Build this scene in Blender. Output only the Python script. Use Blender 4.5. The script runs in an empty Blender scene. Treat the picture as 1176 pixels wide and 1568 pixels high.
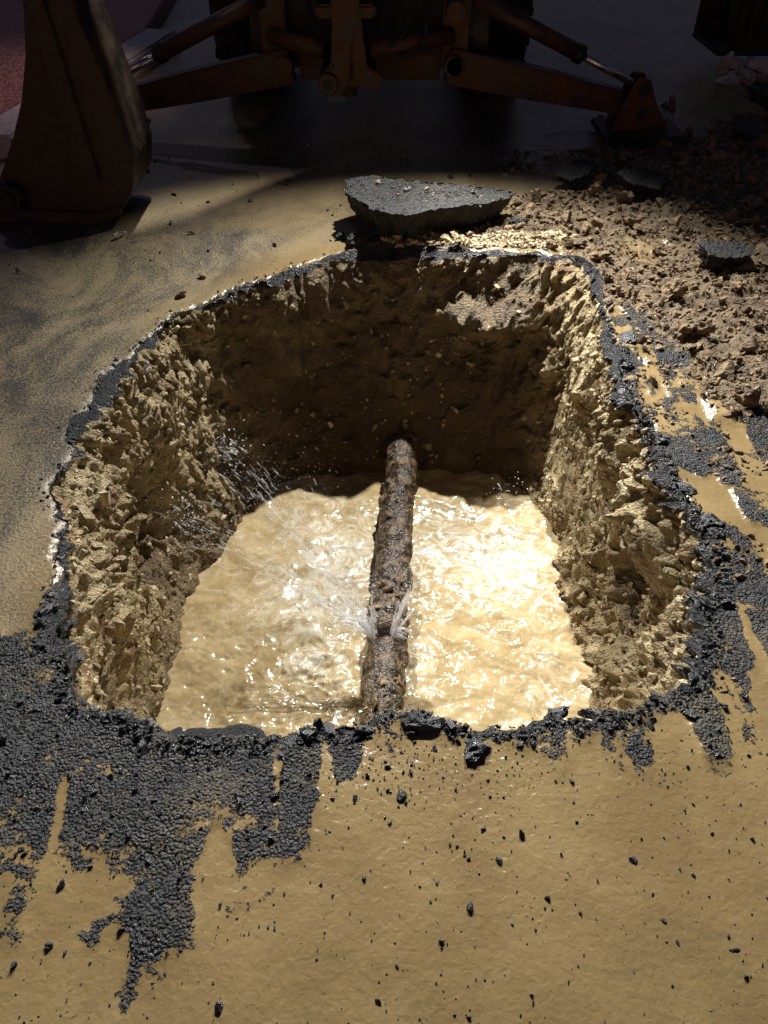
import bpy, bmesh, math
import numpy as np
from mathutils import Vector, Matrix
rng=np.random.default_rng(7)
scene=bpy.context.scene
scene.view_settings.view_transform='Standard'
scene.view_settings.look='None'
scene.view_settings.exposure=0

# ---------------------------------------------------------------- noise
def h3(ix,iy,iz,seed):
    n=(ix.astype(np.int64)*374761393+iy.astype(np.int64)*668265263+iz.astype(np.int64)*1274126177+seed*974711)&0xffffffff
    n=((n^(n>>13))*1274126177)&0xffffffff
    n=((n^(n>>16))*2246822519)&0xffffffff
    n=n^(n>>15)
    return (n&0xffffff)/float(0xffffff)
def vn(p,seed=0):
    f=np.floor(p); t=p-f; t=t*t*(3-2*t); i=f.astype(np.int64)
    r=0
    for a in (0,1):
        for b in (0,1):
            for c in (0,1):
                w=(t[:,0] if a else 1-t[:,0])*(t[:,1] if b else 1-t[:,1])*(t[:,2] if c else 1-t[:,2])
                r=r+w*h3(i[:,0]+a,i[:,1]+b,i[:,2]+c,seed)
    return r*2-1
def fbm(p,oct=4,seed=0):
    r=0;a=1;s=0
    for o in range(oct):
        r=r+a*vn(p*(2**o)+o*17.3,seed+o); s+=a; a*=.5
    return r/s
def worley(p,seed=0,second=False):
    f=np.floor(p).astype(np.int64); best=np.full(len(p),9.); b2=np.full(len(p),9.)
    for a in (-1,0,1):
        for b in (-1,0,1):
            for c in (-1,0,1):
                ix=f[:,0]+a; iy=f[:,1]+b; iz=f[:,2]+c
                q=np.stack([ix+h3(ix,iy,iz,seed+1),iy+h3(ix,iy,iz,seed+2),iz+h3(ix,iy,iz,seed+3)],1)
                d=((p-q)**2).sum(1)
                b2=np.minimum(b2,np.maximum(best,d)); best=np.minimum(best,d)
    if second: return np.sqrt(best),np.sqrt(b2)
    return np.sqrt(best)
def P3(x,y,z=None):
    return np.stack([x,y,np.zeros_like(x) if z is None else z],1)
def ss(a,b,x):
    t=np.clip((x-a)/(b-a),0,1); return t*t*(3-2*t)

# ---------------------------------------------------------------- node helpers
def newmat(name):
    m=bpy.data.materials.new(name); m.use_nodes=True
    nt=m.node_tree; nt.nodes.clear()
    o=nt.nodes.new('ShaderNodeOutputMaterial'); b=nt.nodes.new('ShaderNodeBsdfPrincipled')
    nt.links.new(b.outputs[0],o.inputs[0]); return m,nt,b
def N(nt,t,**k):
    n=nt.nodes.new(t)
    for a,v in k.items(): setattr(n,a,v)
    return n
def setin(nt,sock,v):
    if isinstance(v,bpy.types.NodeSocket): nt.links.new(v,sock)
    elif isinstance(v,(tuple,list)): sock.default_value=(*v,1) if len(v)==3 and sock.type=='RGBA' else v
    else: sock.default_value=v
def mathn(nt,op,a,b=0.,c=None,clamp=False):
    n=N(nt,'ShaderNodeMath',operation=op); n.use_clamp=clamp
    setin(nt,n.inputs[0],a); setin(nt,n.inputs[1],b)
    if c is not None: setin(nt,n.inputs[2],c)
    return n.outputs[0]
def mixc(nt,f,a,b):
    n=N(nt,'ShaderNodeMix',data_type='RGBA')
    setin(nt,n.inputs[0],f); setin(nt,n.inputs[6],a); setin(nt,n.inputs[7],b); return n.outputs[2]
def mixf(nt,f,a,b):
    n=N(nt,'ShaderNodeMix',data_type='FLOAT')
    setin(nt,n.inputs[0],f); setin(nt,n.inputs[2],a); setin(nt,n.inputs[3],b); return n.outputs[0]
def coord(nt,scale=(1,1,1)):
    g=N(nt,'ShaderNodeNewGeometry'); m=N(nt,'ShaderNodeMapping'); m.inputs['Scale'].default_value=scale
    nt.links.new(g.outputs['Position'],m.inputs['Vector']); return m.outputs[0]
def noise(nt,scale,detail=4,rough=.55,vec=None,dist=0):
    n=N(nt,'ShaderNodeTexNoise'); n.inputs['Scale'].default_value=scale; n.inputs['Detail'].default_value=detail
    n.inputs['Roughness'].default_value=rough; n.inputs['Distortion'].default_value=dist
    nt.links.new(vec if vec is not None else coord(nt),n.inputs['Vector']); return n.outputs['Fac']
def voro(nt,scale,vec=None,out='Distance',feature='F1'):
    n=N(nt,'ShaderNodeTexVoronoi',feature=feature); n.inputs['Scale'].default_value=scale
    nt.links.new(vec if vec is not None else coord(nt),n.inputs['Vector']); return n.outputs[out]
def step(nt,x,a,b):
    n=N(nt,'ShaderNodeMapRange',interpolation_type='SMOOTHSTEP'); setin(nt,n.inputs[0],x)
    n.inputs[1].default_value=a;n.inputs[2].default_value=b;return n.outputs[0]
def bump(nt,h,strength,dist,normal=None):
    n=N(nt,'ShaderNodeBump'); n.inputs['Strength'].default_value=strength; n.inputs['Distance'].default_value=dist
    setin(nt,n.inputs['Height'],h)
    if normal is not None: nt.links.new(normal,n.inputs['Normal'])
    return n.outputs[0]
def attr(nt,name):
    return N(nt,'ShaderNodeAttribute',attribute_name=name).outputs['Fac']

# ---------------------------------------------------------------- materials
def mat_ground():
    m,nt,b=newmat('street_surface')
    c=coord(nt)
    A=attr(nt,'asph'); D=attr(nt,'dirt'); T=attr(nt,'thin')
    n1=noise(nt,22,5,.72,c); n2=noise(nt,110,3,.6,c); n3=noise(nt,4,3,.6,c)
    v1=voro(nt,130,c); vc=voro(nt,130,c,'Color')
    sep=N(nt,'ShaderNodeSeparateColor'); nt.links.new(vc,sep.inputs[0])
    chip=mathn(nt,'SUBTRACT',1.,mathn(nt,'MULTIPLY',v1,1.3))
    am=mathn(nt,'ADD',A,mathn(nt,'MULTIPLY',mathn(nt,'SUBTRACT',n1,.5),2.2))
    am=mathn(nt,'ADD',am,mathn(nt,'MULTIPLY',mathn(nt,'SUBTRACT',n2,.5),.9))
    am=step(nt,am,.46,.53)
    acol=mixc(nt,sep.outputs[0],(.007,.0075,.009),(.045,.045,.048))
    acol=mixc(nt,step(nt,mathn(nt,'ADD',n3,mathn(nt,'MULTIPLY',n2,.5)),.72,.95),acol,(.085,.072,.05))
    mcol=mixc(nt,step(nt,mathn(nt,'ADD',n3,mathn(nt,'MULTIPLY',mathn(nt,'SUBTRACT',n2,.5),.25)),.3,.7),(.205,.142,.063),(.275,.196,.090))
    tn=noise(nt,2.2,7,.7,coord(nt,(1,.6,1)),.6)
    tf=mathn(nt,'ADD',tn,mathn(nt,'MULTIPLY',mathn(nt,'SUBTRACT',n2,.5),.7))
    tcol=mixc(nt,step(nt,tf,.34,.62),(.045,.042,.036),(.27,.215,.125))
    mcol=mixc(nt,T,mcol,tcol)
    col=mixc(nt,am,mcol,acol)
    dcol=mixc(nt,step(nt,n1,.35,.65),(.10,.065,.034),(.22,.155,.085))
    dm=step(nt,mathn(nt,'ADD',D,mathn(nt,'MULTIPLY',mathn(nt,'SUBTRACT',n1,.5),1.2)),.42,.55)
    col=mixc(nt,dm,col,dcol)
    setin(nt,b.inputs['Base Color'],col)
    r=mixf(nt,am,mixf(nt,T,.2,.42),mixf(nt,sep.outputs[1],.22,.75)); r=mixf(nt,dm,r,.7)
    setin(nt,b.inputs['Roughness'],r)
    rip=mathn(nt,'ADD',mathn(nt,'MULTIPLY',n3,.006),mathn(nt,'MULTIPLY',noise(nt,55,2,.5,c,.4),.0022))
    ch=mathn(nt,'ADD',mathn(nt,'MULTIPLY',chip,.007),mathn(nt,'MULTIPLY',n1,.026))
    ch=mathn(nt,'ADD',ch,mathn(nt,'MULTIPLY',n2,.005))
    th=mathn(nt,'MULTIPLY',n2,.004)
    hh=mixf(nt,am,mixf(nt,T,rip,th),ch)
    hh=mixf(nt,dm,hh,mathn(nt,'MULTIPLY',mathn(nt,'ADD',n1,mathn(nt,'MULTIPLY',n2,.3)),.035))
    setin(nt,b.inputs['Normal'],bump(nt,hh,1.,1.))
    return m
def mat_wall():
    m,nt,b=newmat('excavated_earth')
    c=coord(nt)
    L=attr(nt,'layer'); W=attr(nt,'wet_shade')
    n1=noise(nt,9,5,.65,c); n2=noise(nt,70,4,.7,c); st=noise(nt,3,4,.6,coord(nt,(1,1,7)))
    col=mixc(nt,step(nt,n1,.35,.65),(.27,.195,.09),(.52,.42,.225))
    col=mixc(nt,step(nt,st,.50,.68),col,(.24,.13,.05))
    col=mixc(nt,step(nt,n2,.56,.72),col,(.62,.54,.36))
    col=mixc(nt,W,col,mixc(nt,n1,(.04,.025,.012),(.17,.10,.048)))  # darkens damp earth and the painted shade
    am=step(nt,mathn(nt,'ADD',L,mathn(nt,'MULTIPLY',mathn(nt,'SUBTRACT',n2,.5),.8)),.42,.58)
    col=mixc(nt,am,col,mixc(nt,n2,(.006,.006,.008),(.04,.04,.045)))
    setin(nt,b.inputs['Base Color'],col)
    setin(nt,b.inputs['Roughness'],mixf(nt,am,mixf(nt,n2,.25,.65),.35))
    h=mathn(nt,'ADD',mathn(nt,'MULTIPLY',n2,.020),mathn(nt,'MULTIPLY',voro(nt,110,c),-.008))
    setin(nt,b.inputs['Normal'],bump(nt,h,1.,1.))
    return m
def mat_water():
    m,nt,b=newmat('muddy_water')
    c=coord(nt); F=attr(nt,'foam_glint')
    n=noise(nt,4.5,5,.65,c,1.5); f=noise(nt,9,6,.72,c,3.2)
    col=mixc(nt,step(nt,n,.35,.65),(.35,.255,.122),(.47,.365,.20))
    ff=step(nt,mathn(nt,'ADD',f,mathn(nt,'MULTIPLY',F,.22)),.50,.80)  # whitens foam and the painted glints
    col=mixc(nt,ff,col,(.66,.61,.49))
    setin(nt,b.inputs['Base Color'],col)
    setin(nt,b.inputs['Roughness'],mixf(nt,ff,.09,.32))
    b.inputs['IOR'].default_value=1.34
    h=mathn(nt,'ADD',mathn(nt,'MULTIPLY',noise(nt,12,1,.5,c,.5),.014),mathn(nt,'MULTIPLY',noise(nt,42,1,.5,c,.2),.0022))
    setin(nt,b.inputs['Normal'],bump(nt,h,1.,1.))
    return m
def mat_simple(name,c1,c2,scale,rough=(.5,.8),bh=.002,metal=0,detail=4,th=(.35,.65),bs=None):
    m,nt,b=newmat(name)
    tc=N(nt,'ShaderNodeTexCoord').outputs['Object']
    n=noise(nt,scale,detail,.65,tc)
    s=step(nt,n,*th)
    setin(nt,b.inputs['Base Color'],mixc(nt,s,c1,c2))
    setin(nt,b.inputs['Roughness'],mixf(nt,s,rough[0],rough[1]))
    b.inputs['Metallic'].default_value=metal
    setin(nt,b.inputs['Normal'],bump(nt,noise(nt,bs or scale*4,3,.6,tc),1.,bh))
    return m
M_ground=mat_ground(); M_wall=mat_wall(); M_water=mat_water()
M_chip=mat_simple('asphalt_chip',(.006,.0065,.008),(.042,.043,.05),60,(.15,.6),.003)
M_chiplight=mat_simple('muddy_chip',(.05,.045,.035),(.24,.185,.10),40,(.4,.7),.003)
M_clod=mat_simple('earth_clod',(.11,.07,.034),(.30,.21,.11),22,(.5,.85),.012,bs=90)
M_clodw=mat_simple('wet_earth_clod',(.28,.205,.10),(.56,.47,.29),28,(.25,.6),.010,bs=110)
M_slab=mat_simple('broken_asphalt',(.006,.006,.007),(.034,.031,.028),24,(.3,.75),.010,bs=150)
M_pipe=mat_simple('rusted_iron',(.03,.02,.014),(.20,.135,.075),22,(.25,.6),.014,bs=60,th=(.4,.75))
M_paint=mat_simple('grimy_orange_paint',(.016,.011,.009),(.10,.038,.012),5,(.4,.7),.003,th=(.3,.7))
M_bucket=mat_simple('worn_bucket_steel',(.012,.010,.009),(.055,.032,.018),6,(.4,.7),.006,.2,th=(.3,.7))
M_dark=mat_simple('dark_steel',(.010,.010,.011),(.03,.025,.022),8,(.4,.7),.003,.2)
M_chrome=mat_simple('hydraulic_rod',(.5,.5,.5),(.7,.7,.7),10,(.2,.35),.0005,.9)
M_rubber=mat_simple('tyre_rubber',(.010,.010,.010),(.03,.025,.02),10,(.7,.9),.004)
M_conc=mat_simple('concrete',(.35,.34,.33),(.5,.49,.47),12,(.7,.9),.004)
M_brickagg=mat_simple('red_aggregate',(.16,.05,.04),(.5,.28,.24),40,(.6,.9),.004,th=(.45,.62))
M_glass=mat_simple('cab_glass',(.02,.022,.025),(.03,.03,.035),3,(.05,.1),.0002)
M_white=mat_simple('pale_stone',(.6,.57,.5),(.75,.72,.65),20,(.5,.7),.003)
def mat_spray(name,alpha):
    m,nt,b=newmat(name)
    b.inputs['Base Color'].default_value=(.95,.97,1,1); b.inputs['Roughness'].default_value=.12
    o=[n for n in nt.nodes if n.type=='OUTPUT_MATERIAL'][0]
    tr=N(nt,'ShaderNodeBsdfTranslucent'); tr.inputs[0].default_value=(1,1,1,1)
    tp=N(nt,'ShaderNodeBsdfTransparent')
    ms=N(nt,'ShaderNodeMixShader'); ms.inputs[0].default_value=.4
    m2=N(nt,'ShaderNodeMixShader'); m2.inputs[0].default_value=1-alpha
    nt.links.new(b.outputs[0],ms.inputs[1]); nt.links.new(tr.outputs[0],ms.inputs[2])
    nt.links.new(ms.outputs[0],m2.inputs[1]); nt.links.new(tp.outputs[0],m2.inputs[2]); nt.links.new(m2.outputs[0],o.inputs[0])
    return m
M_spray=mat_spray('spraying_water',.42); M_drop=mat_spray('water_droplet',.9)

# ---------------------------------------------------------------- mesh helpers
def mkmesh(name,V,F,mat,smooth=False,parent=None,attrs=None):
    V=np.asarray(V,dtype=np.float32); F=np.asarray(F,dtype=np.int32)
    me=bpy.data.meshes.new(name); k=F.shape[1]
    me.vertices.add(len(V)); me.vertices.foreach_set('co',V.ravel())
    me.loops.add(F.size); me.loops.foreach_set('vertex_index',F.ravel())
    me.polygons.add(len(F)); me.polygons.foreach_set('loop_start',np.arange(0,F.size,k,dtype=np.int32))
    me.polygons.foreach_set('loop_total',np.full(len(F),k,dtype=np.int32))
    if attrs:
        for a,v in attrs.items():
            at=me.attributes.new(a,'FLOAT','POINT'); at.data.foreach_set('value',np.asarray(v,dtype=np.float32))
    me.update(calc_edges=True); me.validate()
    me.polygons.foreach_set('use_smooth',np.full(len(me.polygons),smooth))
    me.materials.append(mat)
    o=bpy.data.objects.new(name,me); scene.collection.objects.link(o)
    if parent: o.parent=parent
    return o
def gridfaces(nr,nc,wrap):
    r=np.arange(nr-1)[:,None]; cc=np.arange(nc if wrap else nc-1)[None,:]
    a=r*nc+cc; b_=r*nc+(cc+1)%nc; c_=(r+1)*nc+(cc+1)%nc; d=(r+1)*nc+cc
    return np.stack([a,b_,c_,d],-1).reshape(-1,4)
def ico(sub):
    bm=bmesh.new(); bmesh.ops.create_icosphere(bm,subdivisions=sub,radius=1)
    V=np.array([v.co[:] for v in bm.verts]); F=np.array([[v.index for v in f.verts] for f in bm.faces]); bm.free(); return V,F
def rotmats(n):
    q=rng.normal(size=(n,4)); q/=np.linalg.norm(q,axis=1)[:,None]
    w,x,y,z=q.T
    return np.stack([np.stack([1-2*(y*y+z*z),2*(x*y-z*w),2*(x*z+y*w)],1),
                     np.stack([2*(x*y+z*w),1-2*(x*x+z*z),2*(y*z-x*w)],1),
                     np.stack([2*(x*z-y*w),2*(y*z+x*w),1-2*(x*x+y*y)],1)],1)
def stones(name,pos,size,mat,sub=1,jit=.22,squash=.75,smooth=False,clod=False,parent=None):
    n=len(pos)
    if n==0: return None
    V,F=ico(sub)
    nv=14
    vars_=[]
    for k in range(nv):
        if clod:
            f1,f2=worley(V*1.5+k*5.3,k,True)
            d=.8+.5*fbm(V*1.3+k*9.1,2,k)+.55*np.minimum(f2-f1,.5)+.35*vn(V*4+k*3.3,k+7)
            W=V*d[:,None]
            for _ in range(6):   # broken faces
                nn=rng.normal(size=3); nn/=np.linalg.norm(nn); h=rng.uniform(.35,.75)
                ov=np.maximum(W@nn-h,0); W=W-ov[:,None]*nn*.92
        else:
            W=V*(1+rng.uniform(-jit,jit,(len(V),1)))+rng.normal(0,jit*.3,V.shape)
            W[:,2]=np.clip(W[:,2],-.5,.45)
            W[:,0]=np.clip(W[:,0],-.8,.6)
        W=W*np.array([rng.uniform(1.,1.6),rng.uniform(.6,1.),rng.uniform(.5,.9)])
        vars_.append(W)
    vars_=np.array(vars_); idx=rng.integers(0,nv,n)
    R=rotmats(n)
    A=np.einsum('nij,nvj->nvi',R,vars_[idx])*np.asarray(size)[:,None,None]
    A[:,:,2]*=squash
    A+=np.asarray(pos)[:,None,:]
    FF=(F[None]+(np.arange(n)*len(V))[:,None,None]).reshape(-1,3)
    return mkmesh(name,A.reshape(-1,3),FF,mat,smooth,parent)

# ---------------------------------------------------------------- pit outline (metres)
rim=np.array([(-.108,3.84),(-.378,3.727),(-.662,3.449),(-.911,3.168),(-1.04,2.865),(-1.109,2.622),(-1.123,2.323),(-1.077,2.031),(-1.0,1.751),
(-.925,1.613),(-.93,1.511),(-.915,1.416),(-.86,1.326),(-.80,1.20),(-.75,1.13),(-.628,1.124),(-.548,1.087),(-.458,1.07),(-.38,1.08),(-.268,1.087),
(-.174,1.115),(-.0615,1.124),(.02,1.17),(.102,1.155),(.182,1.105),(.275,1.087),(.355,1.095),(.425,1.133),(.496,1.162),(.61,1.162),(.77,1.201),
(.866,1.326),(.913,1.511),(.997,1.694),(.985,2.031),(.949,2.246),(.942,2.622),(.962,3.081),(1.02,3.6),(.955,3.76),(.79,3.84),(.5,3.85),(.203,3.86)])
C=np.array([0.,2.3])
NC=1100
seg=np.linalg.norm(np.roll(rim,-1,0)-rim,axis=1); cum=np.concatenate([[0],np.cumsum(seg)])
s=np.linspace(0,cum[-1],NC,endpoint=False)
closed=np.vstack([rim,rim[:1]])
rx=np.interp(s,cum,closed[:,0]); ry=np.interp(s,cum,closed[:,1])
k=np.ones(13)/13
def sm(a): return np.convolve(np.concatenate([a[-6:],a,a[:6]]),k,'valid')
rx,ry=sm(rx),sm(ry)
dirv=np.stack([rx-C[0],ry-C[1]],1); rr=np.linalg.norm(dirv,axis=1); dirv/=rr[:,None]
pp=P3(rx,ry)
ca_,cb_=worley(pp*9,15,True)
rr=rr+.045*fbm(pp*6,3,3)+.012*vn(pp*38,8)+.014*(worley(pp*22,5)-.5)-.03*(np.minimum(cb_-ca_,.5)-.25)
rx=C[0]+dirv[:,0]*rr; ry=C[1]+dirv[:,1]*rr

def rim_radius(x,y):
    th=np.arctan2(dirv[:,1],dirv[:,0]); o=np.argsort(th)
    a=np.arctan2(y-C[1],x-C[0])
    return np.interp(a,th[o],rr[o],period=2*math.pi)
def inside(x,y,pad=0.): return np.hypot(x-C[0],y-C[1])<rim_radius(x,y)+pad

def polydist(x,y,poly):
    poly=np.array(poly); n=len(poly); d=np.full(len(x),1e9); ins=np.zeros(len(x),bool)
    for i in range(n):
        a=poly[i]; b=poly[(i+1)%n]; e=b-a
        t=np.clip(((x-a[0])*e[0]+(y-a[1])*e[1])/(e@e),0,1)
        d=np.minimum(d,np.hypot(x-a[0]-t*e[0],y-a[1]-t*e[1]))
        c=((a[1]>y)!=(b[1]>y))&(x<(b[0]-a[0])*(y-a[1])/(b[1]-a[1]+1e-12)+a[0]); ins^=c
    return np.where(ins,d,-d)
ZNL=[(-1.25,1.33),(-.9,1.40),(-.7,1.3),(-.1,1.3),(.02,1.08),(-.164,.965),(-.2,.81),(-.29,.75),(-.345,.66),(-.454,.56),(-.5,.45),(-1.4,.3),(-1.9,1.0)]
ZR=[(.36,1.2),(.42,1.06),(.62,1.01),(.9,.96),(1.9,.93),(1.9,2.5),(1.35,2.9),(1.12,3.2),(1.02,3.6),(.9,3.4),(.8,1.5)]
def chipside(x,y):
    # the broken black lip shows on the near side and along the right side
    return np.clip(ss(1.75,1.35,y)+.55*ss(.7,.95,x)*ss(3.7,3.0,y)+.10,0,1)
def asph_mask(x,y):
    d1=polydist(x,y,ZNL); d2=polydist(x,y,ZR)
    dr=np.hypot(x-C[0],y-C[1])-rim_radius(x,y)
    q=P3(x,y)
    big=fbm(q*8,5,21)
    streak=fbm(P3(x*17+1.5*y,y*2.6),2,31)+.3*big
    low=ss(.92,.55,y)
    m1=np.clip(.55+d1/.10,-1,.90)+big*.85-ss(.14,.36,streak)*1.2*ss(1.12,1.0,y)-ss(.0,.40,fbm(q*7.1,4,77))*low*1.3
    m2=np.clip(.5+d2/.14,-1,.72)+big*1.1-ss(-.02,.26,fbm(P3(x*15-.8*y,y*3.6),4,36))*1.05-.15*ss(2.2,2.9,y)
    wd=.012+.06*chipside(x,y)
    m3=ss(1.0,.0,dr/(wd*(1+.9*big)))*1.1
    return np.clip(np.maximum(np.maximum(m1,m2),m3),0,1)
def dirt_mask(x,y):
    d=polydist(x,y,[(.35,3.95),(.9,3.98),(1.12,3.6),(1.12,3.2),(1.20,2.4),(4.2,1.6),(6.5,4.2),(5.6,6.6),(3.2,6.4),(1.7,5.5),(1.0,4.9),(.7,4.3)])
    return np.clip(.45+d/.8+1.1*fbm(P3(x,y)*3.8,4,44)-.3*ss(3.4,2.4,y),0,1)
def thin_mask(x,y):
    d=polydist(x,y,[(-.3,3.95),(-.6,3.7),(-.9,3.2),(-1.0,1.5),(-.95,1.35),(-3,1.0),(-12,2),(-12,5),(-2.5,4.3),(-.6,4.2)])
    q=P3(x,y)
    far=.62*ss(3.7,4.1,y)+.25*fbm(P3(x*3,y*3),3,91)
    return np.clip(np.maximum(.4+d/.3,far*ss(3.6,3.9,y)),0,1)
def ground_z(x,y):
    q=P3(x,y)
    a=asph_mask(x,y); d=dirt_mask(x,y)
    z=.004*fbm(q*1.3,2,9)
    z+=a*(.003+.006*(.7-worley(q*19,11))+.020*fbm(q*8,4,15))
    z+=d*(.015+.04*fbm(q*2.5,3,51)+.045*(.6-worley(q*9,61))+.035*(.6-worley(q*21,62)))
    return z

# ---------------------------------------------------------------- street sheet with the hole in it
offs=np.concatenate([np.linspace(0,1.9,150),1.9+.014*(np.cumsum(1.085**np.arange(1,86)))])
offs=np.concatenate([offs,[60,120,250]]) if offs[-1]<55 else offs
X=(C[0]+dirv[:,0][None]*(rr[None]+offs[:,None])).ravel(); Y=(C[1]+dirv[:,1][None]*(rr[None]+offs[:,None])).ravel()
Z=ground_z(X,Y)
dro=np.repeat(offs,NC)
Z-=.012*ss(.02,0,dro)
mkmesh('street_ground',np.stack([X,Y,Z],1),gridfaces(len(offs),NC,True)[:,::-1],M_ground,True,
   attrs={'asph':asph_mask(X,Y),'dirt':dirt_mask(X,Y),'thin':thin_mask(X,Y)})

# ---------------------------------------------------------------- pit walls
NR=190
sv=np.linspace(0,1,NR)
def bottom(x0,y0):
    a=np.arctan2(y0-2.3,x0)
    ca,sa=np.cos(a),np.sin(a)
    hy=np.where(sa>0,.99,1.28)
    r=(np.abs(ca/.80)**5+np.abs(sa/hy)**5)**(-1/5)
    bx=ca*r; by=2.3+sa*r
    bx=np.where(bx<0,bx*(1.10-.12*(by-1.7)),bx*(1.03-.03*(by-1.9)))
    return bx,by
bx,by=bottom(rx,ry)
G=sv**.85
PX=rx[None]*(1-G[:,None])+bx[None]*G[:,None]; PY=ry[None]*(1-G[:,None])+by[None]*G[:,None]
PZ=np.repeat(-1.3*sv[:,None],NC,1)
PX=PX.ravel();PY=PY.ravel();PZ=PZ.ravel()
ins_dir=-np.tile(dirv,(NR,1))
q=np.stack([PX,PY,PZ],1)
farw=ss(3.0,3.4,PY)*ss(.9,.7,np.abs(PX)); nearw=ss(1.35,1.15,PY)
rough_=.45+.75*ss(-.25,.3,fbm(q*2.6,2,133))+.3*ss(-.5,-.1,PZ)   # smooth cut faces between rubbly ones
amp=(1-.4*farw)*(1-.5*nearw)*rough_
wq=q+.06*np.stack([vn(q*9,1),vn(q*9,2),vn(q*9,3)],1)+.015*np.stack([vn(q*30,4),vn(q*30,5),vn(q*30,6)],1)
def crag(p,sd):
    a_,b_=worley(p,sd,True); return np.minimum(b_-a_,.6)
disp=.10*fbm(q*2.8,3,71)+amp*(.05*crag(wq*7,81)+.045*crag(wq*15,82)+.024*crag(wq*33,83)+.018*fbm(q*38,3,84)+.03*fbm(q*14,2,86)-.03)
disp+=.02*farw*fbm(np.stack([PX*2,PY*2,PZ*11],1),3,88)
ledge=.10*np.exp(-((PZ+.24+.05*vn(q*4,7))/.07)**2)*ss(.1,.4,PX)*farw
disp+=ledge
def cav(cx,cy,cz,rad,dep):
    return -dep*np.exp(-(((PX-cx)**2+(PY-cy)**2)/(rad**2)+((PZ-cz)/(rad*1.3))**2))
cv=cav(.9,2.15,-.66,.15,.18)+cav(-.92,2.45,-.66,.24,.13)+cav(-.85,1.6,-.6,.20,.12)+cav(-.3,3.55,-.6,.3,.05)+cav(.9,1.5,-.7,.18,.09)
disp+=cv
disp+=.05*np.exp(-((PZ+.24)/.12)**2)*(1-farw)*(1-nearw)*(1+.8*fbm(q*4,2,99))
fade=ss(0,.035,-PZ)
disp*=fade
asl=ss(-.09,-.05,PZ)
PX=PX+ins_dir[:,0]*disp; PY=PY+ins_dir[:,1]*disp
PZ=PZ+fade*.03*vn(q*20,90)*(1-asl)
PZ[:NC]=Z[:NC]; PX[:NC]=rx; PY[:NC]=ry
cs=chipside(q[:,0],q[:,1])
lay=ss(-.035-.05*cs,-.015-.04*cs,PZ+.03*fbm(q*8,2,5))
wet_shade=np.clip(.9*ss(.03,.12,-cv)+farw*(.72+.3*ss(-.3,-.7,PZ))+.5*ss(-.75,-1.0,PZ)*ss(.2,-.2,PX)+.35*fbm(q*5,3,111)*(1-asl),0,1)  # damp tone, plus shade painted into the cavities and the far wall
WX=PX.reshape(NR,NC);WY=PY.reshape(NR,NC);WZ=PZ.reshape(NR,NC)
mkmesh('pit_wall',np.stack([PX,PY,PZ],1),gridfaces(NR,NC,True),M_wall,True,attrs={'layer':lay,'wet_shade':wet_shade})
mkmesh('pit_floor',[(-1.1,.9,-1.29),(1.1,.9,-1.29),(1.1,3.5,-1.29),(-1.1,3.5,-1.29)],[[0,1,2,3]],M_wall,False,attrs={'layer':[0,0,0,0],'wet_shade':[1,1,1,1]})

n=11000
i=(rng.uniform(0,1,n)**1.3*(NR*.8)).astype(int)+4; j=rng.integers(0,NC,n)
p=np.stack([WX[i,j],WY[i,j],WZ[i,j]],1)
keep=(p[:,2]<-.03)&(p[:,2]>-1.03)&((p[:,1]<3.2)|(rng.random(n)<.2))&(vn(p*5,55)>-.3)
p=p[keep]; sz=rng.gamma(1.4,.0044,len(p))+.002
stones('wall_rubble',p,sz,M_clodw,1,.35,squash=1)
n=6500
j=rng.integers(0,NC,n); dd=rng.uniform(-.01,.05,n); zz=np.where(dd<.0,rng.uniform(-.06,0,n),0)
x=rx[j]+dirv[j,0]*dd; y=ry[j]+dirv[j,1]*dd
z=np.where(dd<0,zz,ground_z(x,y)+.002)
kk=rng.random(n)<chipside(x,y)*.6+.02
rimchips=np.stack([x,y,z],1)[kk]; rs=rng.gamma(2.,.0017,n)[kk]+.001
n=420
j=rng.integers(0,NC,n); dd=rng.normal(.020,.026,n)
x=rx[j]+dirv[j,0]*dd; y=ry[j]+dirv[j,1]*dd
kk=rng.random(n)<(chipside(x,y)-.1)*1.0+.02
z=np.where(dd<0,-.014+dd*.6,-.001)
stones('asphalt_lip_lumps',np.stack([x,y,z],1)[kk],(rng.gamma(1.6,.006,n)[kk]+.004),M_chip,3,clod=True,squash=.6)

# ---------------------------------------------------------------- loose asphalt chips
n=90000
x=rng.uniform(-2.2,2.1,n); y=rng.uniform(.25,3.7,n)
a=asph_mask(x,y); dens=.06+.5*ss(-.25,.4,fbm(P3(x,y)*9,4,66))
keep=(rng.random(n)<ss(.15,.8,a)*dens)&~inside(x,y,.0)
x=x[keep];y=y[keep]; z=ground_z(x,y)
loose=np.stack([x,y,z+.0005],1); ls=rng.gamma(1.1,.0019,len(x))+.0009
stones('asphalt_gravel',np.vstack([rimchips,loose]),np.concatenate([rs,ls]),M_chip,1,.45,.8)
n=9000; x=rng.uniform(-2.2,2.1,n); y=rng.uniform(.25,3.9,n)
a=asph_mask(x,y); keep=(rng.random(n)<a*.45)&~inside(x,y)
stones('muddy_gravel',np.stack([x[keep],y[keep],ground_z(x[keep],y[keep])+.002],1),rng.gamma(1.3,.0018,keep.sum())+.001,M_chiplight,1,.4,.8)
n=3760; x=np.concatenate([rng.uniform(-1.2,1.3,2600),rng.normal(-.02,.2,820),rng.uniform(-2.6,.8,340)])
y=np.concatenate([.25+.85*rng.random(2600)**.7,rng.normal(1.0,.06,820),rng.uniform(3.2,5.3,340)])
sz=rng.gamma(.8,.0013,n)+.0005
sz=np.where(y>3,sz*2.6,sz)
keep=~inside(x,y,.01)
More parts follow.
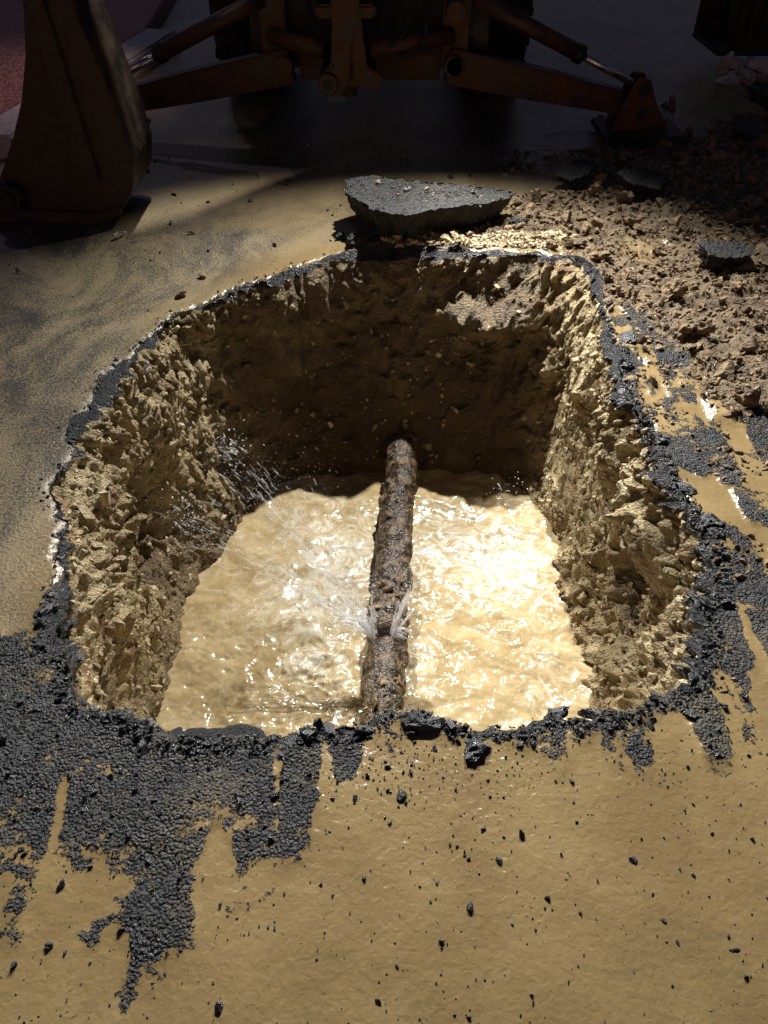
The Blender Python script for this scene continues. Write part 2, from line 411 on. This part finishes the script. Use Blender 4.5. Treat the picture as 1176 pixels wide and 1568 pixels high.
stones('scattered_pebbles',np.stack([x,y,ground_z(x,y)+sz*.4],1)[keep],sz[keep],M_chip,1,.4,.9)
x=rng.uniform(-1.0,1.2,30); y=rng.uniform(.35,1.03,30)
stones('scattered_stones',np.stack([x,y,np.full(30,.003)],1),rng.uniform(.005,.012,30),M_chip,2,.3,.8,clod=True)

# ---------------------------------------------------------------- dug out earth on the right
def clods(n,xr,yr,smin,smax,pw,thr=.35):
    x=rng.uniform(*xr,n); y=rng.uniform(*yr,n); a=dirt_mask(x,y)
    keep=(rng.random(n)<ss(thr-.3,thr+.35,a))&~inside(x,y,.02)
    x=x[keep];y=y[keep]; s_=smin+(smax-smin)*rng.random(len(x))**pw
    return np.stack([x,y,ground_z(x,y)+s_*.35],1),s_
p1,s1=clods(26000,(.2,5.5),(2.1,6.6),.005,.020,2)
p2,s2=clods(2600,(.4,5.5),(2.2,6.6),.018,.060,3.5)
n=3600; x=rng.uniform(.93,1.85,n); y=rng.uniform(1.6,3.7,n); kk=(fbm(P3(x,y)*7,3,313)>-.08)&~inside(x,y,.01)
s3=rng.gamma(1.2,.0052,n)[kk]+.002; p3=np.stack([x,y,ground_z(x,y)],1)[kk]
stones('excavated_earth_crumbs',np.vstack([p1,p3]),np.concatenate([s1,s3]),M_clod,1,.35,.85)
stones('excavated_earth_clods',p2,s2,M_clod,3,clod=True,squash=.85)
n=900; x=rng.uniform(.0,1.0,n); y=3.88+.16*rng.random(n)
stones('spilled_earth',np.stack([x,y,ground_z(x,y)+.004],1),rng.gamma(2,.004,n)+.002,M_clodw,1,.3)
x=np.array([-.93,-.86,-1.0,-.75,-.2,-1.75,-1.2,-.55]);y=np.array([3.35,3.55,4.05,4.5,4.6,3.6,4.6,3.9])
stones('loose_earth_clod',np.stack([x,y,np.full(8,.012)],1),np.array([.025,.02,.015,.018,.02,.015,.02,.018]),M_clod,3,clod=True)
stones('pale_stone',np.array([(-.955,2.78,-.02),(-1.36,4.0,.02)]),np.array([.026,.03]),M_white,3,clod=True)

# ---------------------------------------------------------------- slabs of lifted asphalt
def slab(name,outline,th,loc,rot,seed,chips=0):
    pts=np.array(outline,float); M=320
    sg=np.linalg.norm(np.roll(pts,-1,0)-pts,axis=1); cu=np.concatenate([[0],np.cumsum(sg)])
    s_=np.linspace(0,cu[-1],M,endpoint=False); cl=np.vstack([pts,pts[:1]])
    ex=np.interp(s_,cu,cl[:,0]); ey=np.interp(s_,cu,cl[:,1])
    cx,cy=ex.mean(),ey.mean()
    rim_n=fbm(P3(ex*11+seed,ey*11),4,seed)*.022+.010*vn(P3(ex*45,ey*45),seed)
    rl=np.hypot(ex-cx,ey-cy); ex=ex+(ex-cx)/rl*rim_n; ey=ey+(ey-cy)/rl*rim_n
    R=list(np.linspace(.02,1,30))
    rows=[]
    for r in R: rows.append(np.stack([cx+(ex-cx)*r,cy+(ey-cy)*r,np.full(M,th/2)],1))
    nt_=len(rows)
    for zf in np.linspace(.49,-.5,14): 
        kk_=1-.16*(.5-zf)
        rows.append(np.stack([cx+(ex-cx)*kk_,cy+(ey-cy)*kk_,np.full(M,th*zf)],1))
    ns_=len(rows)
    for r in R[::-5][1:]: rows.append(np.stack([cx+(ex-cx)*r*.84,cy+(ey-cy)*r*.84,np.full(M,-th/2)],1))
    V=np.vstack(rows); side=np.zeros(len(V)); side[(nt_)*M:ns_*M]=1
    a_,b_=worley(V*30+seed,seed,True); e=np.minimum(b_-a_,.6)
    d=fbm(V*5+seed,3,seed); f=worley(V*75,seed+3)
    nrm=np.stack([V[:,0]-cx,V[:,1]-cy,np.zeros(len(V))],1); nrm/=np.linalg.norm(nrm,axis=1)[:,None]+1e-6
    V=V+nrm*(fbm(V*16,3,seed)*.022+e*.02-f*.006)[:,None]*side[:,None]
    V[:,2]+=np.where(side>0,.004*e,.014*d+.009*e-.007*f)
    o=mkmesh(name,V,gridfaces(len(rows),M,True),M_slab,False)
    o.location=loc; o.rotation_euler=rot; return o
slab('asphalt_slab',[(-.43,.16),(-.28,.26),(-.02,.22),(.20,.25),(.50,.20),(.44,.10),(.22,-.06),(.06,-.14),(-.12,-.27),(-.30,-.23),(-.34,-.12),(-.42,-.04)],.12,(.22,4.13,.10),(math.radians(-1),math.radians(5),0),3)
for pts_,th_,loc_,rot_,sd_ in (
 ([(-.15,.07),(.0,.12),(.14,.05),(.16,-.04),(.02,-.12),(-.13,-.06)],.05,(1.45,4.55,.09),(.12,.1,.3),5),
 ([(-.12,.07),(.1,.1),(.13,-.03),(.0,-.09),(-.13,-.06)],.05,(2.3,5.4,.12),(.2,-.15,1.3),8),
 ([(-.12,.07),(.1,.09),(.12,-.03),(.0,-.08),(-.12,-.06)],.06,(1.62,3.62,.08),(.1,.1,.1),9),
 ([(-.12,.07),(.1,.08),(.12,-.03),(.0,-.07),(-.12,-.05)],.04,(1.12,4.75,.07),(.1,-.2,.7),12)):
    slab('asphalt_slab',pts_,th_,loc_,rot_,sd_)
p=np.array([(-.17,3.90,.03),(-.08,3.93,.03),(-.22,4.0,.02),(.72,4.15,.03),(.0,3.92,.03)]); stones('asphalt_lump',p,np.array([.05,.045,.03,.04,.03]),M_slab,3,clod=True)
n=260; x=rng.uniform(-.12,.62,n); y=4.22+rng.normal(0,.07,n)
stones('slab_crumbs',np.stack([x,y,.165-.085*(x-.22)+rng.normal(0,.002,n)],1)[y<4.36],rng.gamma(1.2,.003,n)[y<4.36]+.001,M_chiplight,1,.4,.7)

# ---------------------------------------------------------------- muddy water
nx,ny=330,460
gx,gy=np.meshgrid(np.linspace(-1.08,1.05,nx),np.linspace(.85,3.6,ny))
x=gx.ravel();y=gy.ravel(); q=P3(x,y)
wx=x+.06*vn(q*4,1); wy=y+.06*vn(q*4,2)
w=.020*fbm(P3(wx*5,wy*7),2,101)+.006*fbm(P3(wx*13,wy*17),2,103)
foam_glint=np.zeros_like(x)
for (cx,cy,am_) in ((.12,2.10,.016),(-.30,2.06,.026)):
    r=np.hypot(x-cx,y-cy); w+=am_*np.exp(-(r/.08)**2)*(vn(q*24,5)+.5*vn(q*50,6))
    w+=.005*np.cos((r+.02*vn(q*6,44))*62)*np.exp(-r*3.6)
    foam_glint+=np.exp(-(r/.13)**2)*.5
foam_glint+=.85*np.exp(-((x-.42)**2/.16+(y-2.7)**2/.12))+1.0*np.exp(-((x+.28)**2/.07+(y-2.7)**2/.16))+.5*fbm(q*3,3,140)  # two pale patches paint the lamp glints, the rest is foam
mk=ss(.05,-.2,x)*ss(2.55,2.2,y)
w-=mk*.007*ss(.42,.05,worley(q*19,107))
mkmesh('muddy_water',np.stack([x,y,-1.06+w],1),gridfaces(ny,nx,False),M_water,True,attrs={'foam_glint':np.clip(foam_glint,0,1)})

# ---------------------------------------------------------------- pipe
pipe=bpy.data.objects.new('water_main_pipe',None); scene.collection.objects.link(pipe)
a=np.array([-.06,.95,-.93]); b=np.array([.115,3.75,-.915]); ax=(b-a)/np.linalg.norm(b-a)
u=np.cross(ax,[0,0,1]); u/=np.linalg.norm(u); vv=np.cross(u,ax)
nl,na=520,84
tt=np.linspace(0,1,nl); th=np.linspace(0,2*math.pi,na,endpoint=False)
T_,TH=np.meshgrid(tt,th,indexing='ij'); T_=T_.ravel(); TH=TH.ravel()
cen=a+(b-a)*T_[:,None]
radial=np.cos(TH)[:,None]*u+np.sin(TH)[:,None]*vv
q=cen+radial*.083
Yc=cen[:,1]
a_,b_=worley(q*15,201,True)
crust=.022*np.minimum(b_-a_,.6)*ss(-.2,.3,fbm(q*6,2,207))+.012*fbm(q*14,4,202)+.014*ss(.1,.4,fbm(q*9,3,203))
rad=.078+crust
rad+=.010*ss(.03,.02,np.abs(Yc-2.24))
rad-=.05*np.exp(-((Yc-2.1)/.035)**2)*ss(-.2,.9,np.cos(TH-math.pi*.62))
mkmesh('pipe_body',cen+radial*rad[:,None],gridfaces(nl,na,True),M_pipe,True,pipe)
n=300; t_=rng.random(n); th=rng.uniform(.1*math.pi,.9*math.pi,n)
cen=a+(b-a)*t_[:,None]; pos=cen+(np.cos(th)[:,None]*u+np.sin(th)[:,None]*vv)*.086
kk=(np.abs(cen[:,1]-2.1)>.06)&(vn(pos*6,9)>-.1)
stones('mud_crust',pos[kk],(rng.gamma(1.5,.005,n)+.002)[kk],M_clod,2,clod=True,squash=.8,parent=pipe)

# ---------------------------------------------------------------- leak spray
spray=bpy.data.objects.new('water_spray',None); scene.collection.objects.link(spray)
SV=[];SF=[];off=0; DP=[];DS=[]
def strand(p0,p1,arc,r0,r1,dens=24,t0=0.,t1=1.):
    global off
    p0=np.array(p0);p1=np.array(p1)
    t=np.linspace(t0,t1,dens); P=p0+(p1-p0)*t[:,None]; P[:,2]+=arc*4*t*(1-t)
    P+=.006*t[:,None]*np.stack([vn(P*22,1),vn(P*22,2),vn(P*22,3)],1)
    d=np.gradient(P,axis=0); d/=np.linalg.norm(d,axis=1)[:,None]+1e-9
    uu=np.cross(d,[.1,.2,1.]); uu/=np.linalg.norm(uu,axis=1)[:,None]+1e-9; ww=np.cross(d,uu)
    e=np.sin(np.pi*np.linspace(0,1,dens))**.5
    r=(r0+(r1-r0)*t)*(e*.9+.1)*np.clip(1+1.2*vn(P*90,4),.1,2.2)
    ring=np.stack([P+(uu*math.cos(k_*math.pi/3)+ww*math.sin(k_*math.pi/3))*r[:,None] for k_ in range(6)],1).reshape(-1,3)
    SV.append(ring); SF.append(gridfaces(dens,6,True)+off); off+=len(ring)
O=np.array([-.045,2.08,-.865]); O2=np.array([.04,2.10,-.87])
jets=[(O,(-.66,2.62,-.38),.07,2,150,.05),(O,(-.86,2.40,-.52),.07,2,130,.05),(O,(-.42,2.55,-.45),.10,1,80,.07),(O,(-.25,2.30,-.75),.05,4,60,.05),(O,(-.6,2.3,-.85),.08,1,90,.08),
      (O,(-.055,2.22,-.66),.04,12,14,.010),(O,(-.14,2.18,-.62),.05,3,14,.015),(O2,(.15,2.24,-.66),.04,11,18,.014),(O2,(.10,2.2,-.64),.03,4,10,.01),
      (O2,(.3,2.3,-.85),.08,1,26,.05),(O,(-.3,2.08,-1.05),.16,7,24,.03),(O2,(.14,2.12,-1.04),.08,8,10,.02)]
for O_,tg,arc,n1_,n2_,spr in jets:
    for k_ in range(n1_+n2_):
        tgt=np.array(tg)+rng.normal(0,spr,3)*(1 if k_<n1_ else 1.4)
        if k_<n1_: t0,t1,r_=0,rng.uniform(.3,.8),.0036
        else: t0=rng.random()**1.3*.95; t1=min(1.08,t0+rng.uniform(.02,.08)); r_=.0019
        strand(O_+rng.normal(0,.006,3),tgt,arc+rng.normal(0,.02),r_,r_*.4,10 if k_>=n1_ else 22,t0,t1)
    nd=(n1_+n2_)*14; t=rng.random(nd)**.8
    P=O_+(np.array(tg)-O_)*t[:,None]*rng.uniform(.9,1.12,(nd,1)); P[:,2]+=arc*4*t*(1-t); P+=rng.normal(0,1,(nd,3))*(spr*1.5*t[:,None]+.004)
    DP.append(P); DS.append(rng.gamma(1.1,.00042,nd)+.0005)
for c_ in ((-.66,2.70,-.36),(-.80,2.42,-.50),(.62,3.0,-.85)):
    k2=170 if c_[0]<0 else 40
    DP.append(np.array(c_)+rng.normal(0,.045,(k2,3))); DS.append(rng.gamma(1.5,.0010,k2)+.0007)
    for k_ in range(12 if c_[0]<0 else 4):
        q0=np.array(c_)+rng.normal(0,.04,3); strand(q0,q0+rng.normal(0,.012,3)+np.array([.025,-.012,-.012]),.004,.003,.001,8)
for c_ in ((-.3,2.06,-1.03),(.12,2.12,-1.04)):
    DP.append(np.array(c_)+np.abs(rng.normal(0,.03,(60,3)))*[1,1,1]); DS.append(rng.gamma(1.5,.0009,60)+.0008)
mkmesh('jets',np.vstack(SV),np.vstack(SF),M_spray,True,spray)
stones('droplets',np.vstack(DP),np.concatenate(DS),M_drop,1,.1,1,True,parent=spray)

# ---------------------------------------------------------------- machine helpers
def root(name):
    e=bpy.data.objects.new(name,None); scene.collection.objects.link(e); return e
def fin(bm,name,mat,parent,bev=.006,smooth=False):
    if bev: bmesh.ops.bevel(bm,geom=[e for e in bm.edges],offset=bev,segments=2,affect='EDGES',clamp_overlap=True)
    me=bpy.data.meshes.new(name); bm.to_mesh(me); bm.free(); me.materials.append(mat)
    if smooth:
        for p_ in me.polygons: p_.use_smooth=True
    o=bpy.data.objects.new(name,me); scene.collection.objects.link(o); o.parent=parent; return o
def box(name,c,sz,mat,parent,rot=(0,0,0),bev=.01,taper=None):
    bm=bmesh.new(); bmesh.ops.create_cube(bm,size=1)
    for v in bm.verts:
        v.co=Vector((v.co.x*sz[0],v.co.y*sz[1],v.co.z*sz[2]))
        if taper and v.co.z>0: v.co.x*=taper; v.co.y*=taper
    o=fin(bm,name,mat,parent,bev); o.location=c; o.rotation_euler=rot; return o
def beam(name,p0,p1,w,h0,h1,mat,parent,bev=.01):
    p0=Vector(p0);p1=Vector(p1); d=(p1-p0); L=d.length; d.normalize()
    side=d.cross(Vector((0,0,1))).normalized(); up=side.cross(d)
    bm=bmesh.new(); vs=[]
    for (pt,h) in ((p0,h0),((p0+p1)/2,(h0+h1)/2*1.12),(p1,h1)):
        for a_,b_ in ((-1,-1),(1,-1),(1,1),(-1,1)): vs.append(bm.verts.new(pt+side*w/2*a_+up*h/2*b_))
    for k_ in (0,4):
        for i_ in range(4): bm.faces.new([vs[k_+i_],vs[k_+(i_+1)%4],vs[k_+4+(i_+1)%4],vs[k_+4+i_]])
    bm.faces.new(vs[0:4][::-1]); bm.faces.new(vs[8:12])
    bmesh.ops.recalc_face_normals(bm,faces=bm.faces)
    return fin(bm,name,mat,parent,bev)
def cyl(name,p0,p1,r,mat,parent,r2=None,seg=28):
    p0=Vector(p0);p1=Vector(p1); d=p1-p0
    bm=bmesh.new(); bmesh.ops.create_cone(bm,cap_ends=True,segments=seg,radius1=r,radius2=r2 or r,depth=d.length)
    M_=Matrix.Translation((p0+p1)/2)@d.to_track_quat('Z','Y').to_matrix().to_4x4()
    bmesh.ops.transform(bm,matrix=M_,verts=bm.verts)
    ed=[e for e in bm.edges if len(e.link_faces)==2 and e.calc_face_angle()>.8]
    bmesh.ops.bevel(bm,geom=ed,offset=min(.004,r*.15),segments=2,affect='EDGES')
    o=fin(bm,name,mat,parent,0); 
    for p_ in o.data.polygons: p_.use_smooth=len(p_.vertices)<=4
    return o
def plate(name,pts,y0,y1,mat,parent,bev=.006):
    bm=bmesh.new(); A=[bm.verts.new((x_,y0,z_)) for x_,z_ in pts]; B=[bm.verts.new((x_,y1,z_)) for x_,z_ in pts]
    bm.faces.new(A); bm.faces.new(B[::-1]); n_=len(pts)
    for i_ in range(n_): bm.faces.new([A[i_],B[i_],B[(i_+1)%n_],A[(i_+1)%n_]])
    bmesh.ops.recalc_face_normals(bm,faces=bm.faces)
    return fin(bm,name,mat,parent,bev)

bh=root('backhoe_loader')
def stabiliser(sg,xc,tag):
    X_=lambda v: xc+sg*v
    beam(tag+'_leg',(X_(.40),5.6,.44),(X_(1.62),5.66,.20),.12,.20,.13,M_paint,bh)
    cyl(tag+'_leg_pivot',(X_(.44),5.50,.45),(X_(.44),5.72,.45),.055,M_paint,bh)
    cyl(tag+'_ram',(X_(.55),5.57,.80),(X_(1.22),5.6,.50),.048,M_paint,bh)
    cyl(tag+'_ram_gland',(X_(1.19),5.599,.513),(X_(1.24),5.601,.491),.056,M_dark,bh)
    cyl(tag+'_ram_rod',(X_(1.2),5.6,.509),(X_(1.58),5.62,.335),.024,M_chrome,bh)
    for yy in (5.53,5.69):
        plate(tag+'_foot_bracket',[(X_(1.48),.07),(X_(1.86),.07),(X_(1.74),.24),(X_(1.68),.37),(X_(1.60),.38),(X_(1.54),.26)],yy,yy+.025,M_paint,bh)
    cyl(tag+'_foot_pin',(X_(1.64),5.50,.31),(X_(1.64),5.75,.31),.032,M_dark,bh)
    cyl(tag+'_leg_pin',(X_(1.66),5.50,.17),(X_(1.66),5.75,.17),.03,M_dark,bh)
    box(tag+'_pad',(X_(1.68),5.62,.05),(.54,.42,.035),M_paint,bh,bev=.008)
    box(tag+'_pad_rim',(X_(1.68),5.40,.04),(.54,.03,.07),M_dark,bh,bev=.006)
stabiliser(1,0.0,'right')
stabiliser(-1,-.18,'left')
box('rear_frame',(-.09,5.85,.72),(1.5,.22,.66),M_dark,bh)
box('rear_frame_lower',(-.09,5.82,.40),(.9,.2,.16),M_paint,bh)
for sx in (-.68,.44): box('slide_clamp',(sx,5.68,.62),(.16,.16,.4),M_paint,bh)
for z_ in (.42,.78): 
    box('kingpost_lug',(-.22,5.5,z_),(.34,.42,.07),M_paint,bh,bev=.015)
cyl('kingpost_pin',(-.22,5.36,.33),(-.22,5.36,.98),.055,M_paint,bh)
plate('swing_casting',[(-.36,.36),(-.30,.34),(-.24,.36),(-.2,.46),(-.19,.62),(-.14,.8),(-.14,1.0),(-.3,1.0),(-.30,.7),(-.31,.52),(-.37,.47),(-.40,.41)],5.24,5.33,M_paint,bh,.012)
cyl('swing_boss',(-.335,5.21,.42),(-.335,5.36,.42),.06,M_paint,bh)
cyl('swing_boss_bore',(-.335,5.205,.42),(-.335,5.215,.42),.03,M_dark,bh)
plate('swing_casting_arm',[(-.1,.37),(-.02,.38),(.0,.45),(-.1,.5),(-.14,.8),(-.2,.8),(-.19,.45)],5.27,5.33,M_paint,bh,.01)
cyl('swing_cylinder',(-.1,5.42,.56),(.42,5.6,.60),.05,M_paint,bh)
cyl('swing_cylinder',(-.34,5.42,.56),(-.7,5.6,.60),.05,M_paint,bh)
for zz in (.74,.45): cyl('frame_boss',(.43,5.5,zz),(.43,5.62,zz),.06,M_paint,bh)
for k_,(xa,xb) in enumerate(((-.05,.3),(-.3,.25),(-.5,-.1))):
    cu=bpy.data.curves.new('hose','CURVE'); cu.dimensions='3D'; cu.bevel_depth=.014; sp=cu.splines.new('BEZIER'); sp.bezier_points.add(2)
    for bp,co in zip(sp.bezier_points,((xa,5.66,.9),((xa+xb)/2,5.42,.52+.05*k_),(xb,5.6,.86))):
        bp.co=co; bp.handle_left_type=bp.handle_right_type='AUTO'
    cu.materials.append(M_rubber); o=bpy.data.objects.new('hydraulic_hose',cu); scene.collection.objects.link(o); o.parent=bh
box('chassis',(-.09,7.3,.78),(.8,2.8,.5),M_dark,bh)
box('rear_axle',(-.09,6.9,.66),(1.5,.24,.26),M_dark,bh)
box('cab_lower',(-.09,6.5,1.25),(1.35,1.1,.5),M_paint,bh,bev=.03)
box('cab_glass',(-.09,6.45,2.15),(1.36,1.15,1.25),M_glass,bh,bev=.03,taper=.94)
for sx in (-.75,.57):
    for sy in (5.87,7.03): beam('cab_post',(sx,sy,1.45),(sx*.98,sy+.02,2.86),.07,.07,.07,M_dark,bh,.006)
box('cab_roof',(-.09,6.4,2.92),(1.9,1.6,.12),M_paint,bh,bev=.03)
box('engine_hood',(-.09,8.0,1.35),(.85,1.9,.6),M_paint,bh,bev=.05)
def tyre(nm,c,R,w):
    bm=bmesh.new(); prof=[(R*.55,-w/2*.9),(R*.75,-w/2),(R*.95,-w/2*.95),(R,-w/2*.6),(R,w/2*.6),(R*.95,w/2*.95),(R*.75,w/2),(R*.55,w/2*.9),(R*.5,0)]
    S=48; vs=[[bm.verts.new((y_,math.cos(2*math.pi*i_/S)*r_,math.sin(2*math.pi*i_/S)*r_)) for r_,y_ in prof] for i_ in range(S)]
    for i_ in range(S):
        for j_ in range(len(prof)): bm.faces.new([vs[i_][j_],vs[(i_+1)%S][j_],vs[(i_+1)%S][(j_+1)%len(prof)],vs[i_][(j_+1)%len(prof)]])
    bmesh.ops.recalc_face_normals(bm,faces=bm.faces)
    o=fin(bm,nm,M_rubber,bh,0,True); o.location=c
    cyl(nm+'_rim',(c[0]-w*.35,c[1],c[2]),(c[0]+w*.35,c[1],c[2]),R*.54,M_paint,bh)
    for i_ in range(22):
        an=2*math.pi*i_/22
        for sd in (-1,1):
            box(nm+'_lug',(c[0]+sd*w*.24,c[1]+math.cos(an+sd*.07)*(R+.012),c[2]+math.sin(an+sd*.07)*(R+.012)),(w*.48,.05,.045),M_rubber,bh,(an-math.pi/2,0,0),.004)
tyre('rear_tyre',(-.98,6.95,.66),.66,.44); tyre('rear_tyre',(.80,6.95,.66),.66,.44)
tyre('front_tyre',(-.95,9.0,.45),.45,.3); tyre('front_tyre',(.77,9.0,.45),.45,.3)
beam('boom',(-.26,5.3,.95),(-.85,5.05,2.3),.22,.3,.34,M_paint,bh)
beam('boom_upper',(-.85,5.05,2.25),(-1.45,4.85,2.75),.2,.34,.24,M_paint,bh)
beam('dipper',(-1.35,4.88,2.8),(-1.74,4.45,1.15),.18,.3,.2,M_paint,bh)
cyl('dipper_ram',(-.95,5.0,2.62),(-1.5,4.8,2.98),.06,M_paint,bh)
cyl('bucket_ram',(-1.25,4.92,2.3),(-1.58,4.6,1.35),.05,M_paint,bh)
# bucket
outer=[(-1.45,1.22),(-1.40,1.0),(-1.34,.75),(-1.29,.5),(-1.27,.32),(-1.30,.18),(-1.38,.07),(-1.50,.02)]
inner=[(-2.06,.02),(-2.05,.12),(-1.95,.27),(-1.85,.42),(-1.75,.6),(-1.67,.8),(-1.62,1.0),(-1.60,1.22)]
BY0,BY1=4.18,4.60
for yy in (BY0,BY1): plate('bucket_side',outer+inner,yy,yy+.025,M_bucket,bh,.004)
pr=[]
for i_ in range(len(outer)-1):
    for f_ in (0,.5): pr.append(tuple(np.array(outer[i_])*(1-f_)+np.array(outer[i_+1])*f_))
pr+= [outer[-1],(-2.02,.02)]
V=[];n_=len(pr)
for (dx) in (0,.02):
    for x_,z_ in pr:
        for yy in (BY0+.02,BY1+.01): V.append((x_-dx,yy,z_+dx*.4))
F=[]
for l_ in (0,1):
    for i_ in range(n_-1):
        b0=l_*2*n_+i_*2; F.append([b0,b0+1,b0+3,b0+2])
mkmesh('bucket_shell',V,F,M_bucket,True,bh)
for i_ in range(4):
    yy=BY0+.04+i_*.115
    plate('bucket_tooth',[(-2.0,.0),(-2.0,.06),(-2.2,.05),(-2.26,.015)],yy,yy+.05,M_dark,bh,.004)
plate('bucket_wear_strip',[(-2.05,.02),(-1.50,.01),(-1.38,.06),(-1.38,.10),(-1.50,.07),(-2.05,.09)],BY0-.025,BY0-.002,M_bucket,bh,.004)
cyl('bucket_boss',(-1.93,BY0-.08,.16),(-1.93,BY0+.02,.16),.07,M_bucket,bh); cyl('bucket_boss_pin',(-1.93,BY0-.10,.16),(-1.93,BY0-.07,.16),.04,M_dark,bh)
beam('bucket_side_rib',(-1.50,BY0-.02,.22),(-1.56,BY0-.02,1.15),.03,.10,.06,M_bucket,bh,.004)
for yy in (4.28,4.45): plate('bucket_ear',[(-1.5,1.1),(-1.3,1.15),(-1.35,1.45),(-1.55,1.5),(-1.7,1.3),(-1.7,1.15)],yy,yy+.03,M_bucket,bh)
# work lamps on the cab roof
lamps=[(-.92,5.5,3.08),(.78,5.5,3.08)]
aims=[(-.02,2.15,-.6),(.12,2.05,-.6)]
def lamp(lp,am_,e,col,size,bl,r_,br):  # builds the work lamps and the added fill lamp
    d=(Vector(am_)-Vector(lp)).normalized(); L0=Vector(lp)
    cyl('work_or_fill_lamp_housing',L0-d*.12,L0-d*.01,.05,M_dark,bh,r2=.085)
    beam('work_or_fill_lamp_bracket',L0-d*.08+Vector((0,.02,-.02)),br,.03,.02,.02,M_dark,bh,.003)
    ld=bpy.data.lights.new('work_or_fill_lamp','SPOT'); ld.energy=e; ld.color=col; ld.shadow_soft_size=r_
    ld.spot_size=math.radians(size); ld.spot_blend=bl
    lo=bpy.data.objects.new('work_or_fill_lamp',ld); scene.collection.objects.link(lo); lo.location=L0+d*.02
    lo.rotation_euler=d.to_track_quat('-Z','Y').to_euler(); lo.parent=bh
for lp,am_ in zip(lamps,aims): lamp(lp,am_,1700,(1,.975,.92),68,1.,.045,(lp[0],5.66,2.94))
# added pinkish fill lamp on the cab side, brightens the traffic island
lamp((-1.12,6.9,2.0),(-3.2,6.2,.1),75,(1,.66,.68),80,1.,.05,(-.80,6.9,1.9))

# ---------------------------------------------------------------- traffic island behind
isl=root('traffic_island')
def quadprism(name,pts,z0,z1,mat,parent,bev):
    bm=bmesh.new(); A=[bm.verts.new((x_,y_,z0)) for x_,y_ in pts]; B=[bm.verts.new((x_,y_,z1)) for x_,y_ in pts]
    bm.faces.new(A[::-1]); bm.faces.new(B)
    for i_ in range(len(pts)): bm.faces.new([A[i_],A[(i_+1)%len(pts)],B[(i_+1)%len(pts)],B[i_]])
    bmesh.ops.recalc_face_normals(bm,faces=bm.faces); return fin(bm,name,mat,parent,bev)
quadprism('kerb',[(-2.3,5.2),(-1.85,8.2),(-2.15,8.25),(-2.6,5.2)],-.02,.14,M_conc,isl,.02)
quadprism('paved_top',[(-2.605,5.2),(-2.155,8.25),(-4,30),(-14,30),(-9,5.2)],-.02,.13,M_brickagg,isl,.01)

# ---------------------------------------------------------------- loader bucket and rubble at the right rear
lb=root('loader_bucket')
plate('bucket_side',[(2.75,.22),(3.0,.16),(3.5,.18),(3.5,.75),(2.8,.8),(2.68,.5)],7.2,7.24,M_dark,lb)
box('bucket_back',(3.3,7.8,.5),(1.3,.06,.65),M_dark,lb)
box('bucket_floor',(3.2,7.5,.17),(1.1,.7,.04),M_dark,lb)
for k_ in range(5): box('bucket_rib',(2.78+k_*.09,7.17,.5),(.025,.04,.5),M_bucket,lb,bev=.004)
p=np.stack([rng.uniform(2.7,3.5,26),rng.uniform(6.9,7.15,26),rng.uniform(.02,.14,26)],1)
stones('concrete_rubble',p,rng.uniform(.04,.13,26),M_conc,3,clod=True,squash=.8)
slab('asphalt_slab',[(-.3,.2),(.2,.22),(.3,-.05),(0,-.2),(-.25,-.1)],.09,(2.85,5.95,.12),(.1,.05,.2),14)

# ---------------------------------------------------------------- night sky, added weak fill light
w=bpy.data.worlds.new('World'); scene.world=w; w.use_nodes=True; nt=w.node_tree; bg=nt.nodes['Background']
sky=nt.nodes.new('ShaderNodeTexSky'); sky.sky_type='NISHITA'; sky.sun_disc=False; sky.sun_elevation=math.radians(4); sky.sun_rotation=math.radians(200)
mx=nt.nodes.new('ShaderNodeMix'); mx.data_type='RGBA'; mx.blend_type='MULTIPLY'; mx.inputs[0].default_value=1; mx.inputs[7].default_value=(.75,.64,1.1,1)
nt.links.new(sky.outputs[0],mx.inputs[6]); nt.links.new(mx.outputs[2],bg.inputs[0]); bg.inputs[1].default_value=.03
sd=bpy.data.lights.new('fill_sun','SUN'); sd.energy=.06; sd.angle=math.radians(.5); sd.color=(.9,.8,1)  # weak sun lamp added as fill, gives the dark machine some relief
so=bpy.data.objects.new('fill_sun',sd); scene.collection.objects.link(so); so.rotation_euler=(math.radians(-48),0,math.radians(20))

# ---------------------------------------------------------------- camera
cd=bpy.data.cameras.new('camera'); cam=bpy.data.objects.new('camera',cd); scene.collection.objects.link(cam)
cam.location=(0,0,1.7); cam.rotation_euler=(math.radians(48),0,0)
cd.sensor_fit='VERTICAL'; cd.sensor_height=36; cd.sensor_width=27; cd.lens=28; cd.clip_start=.02; cd.clip_end=600
scene.camera=cam
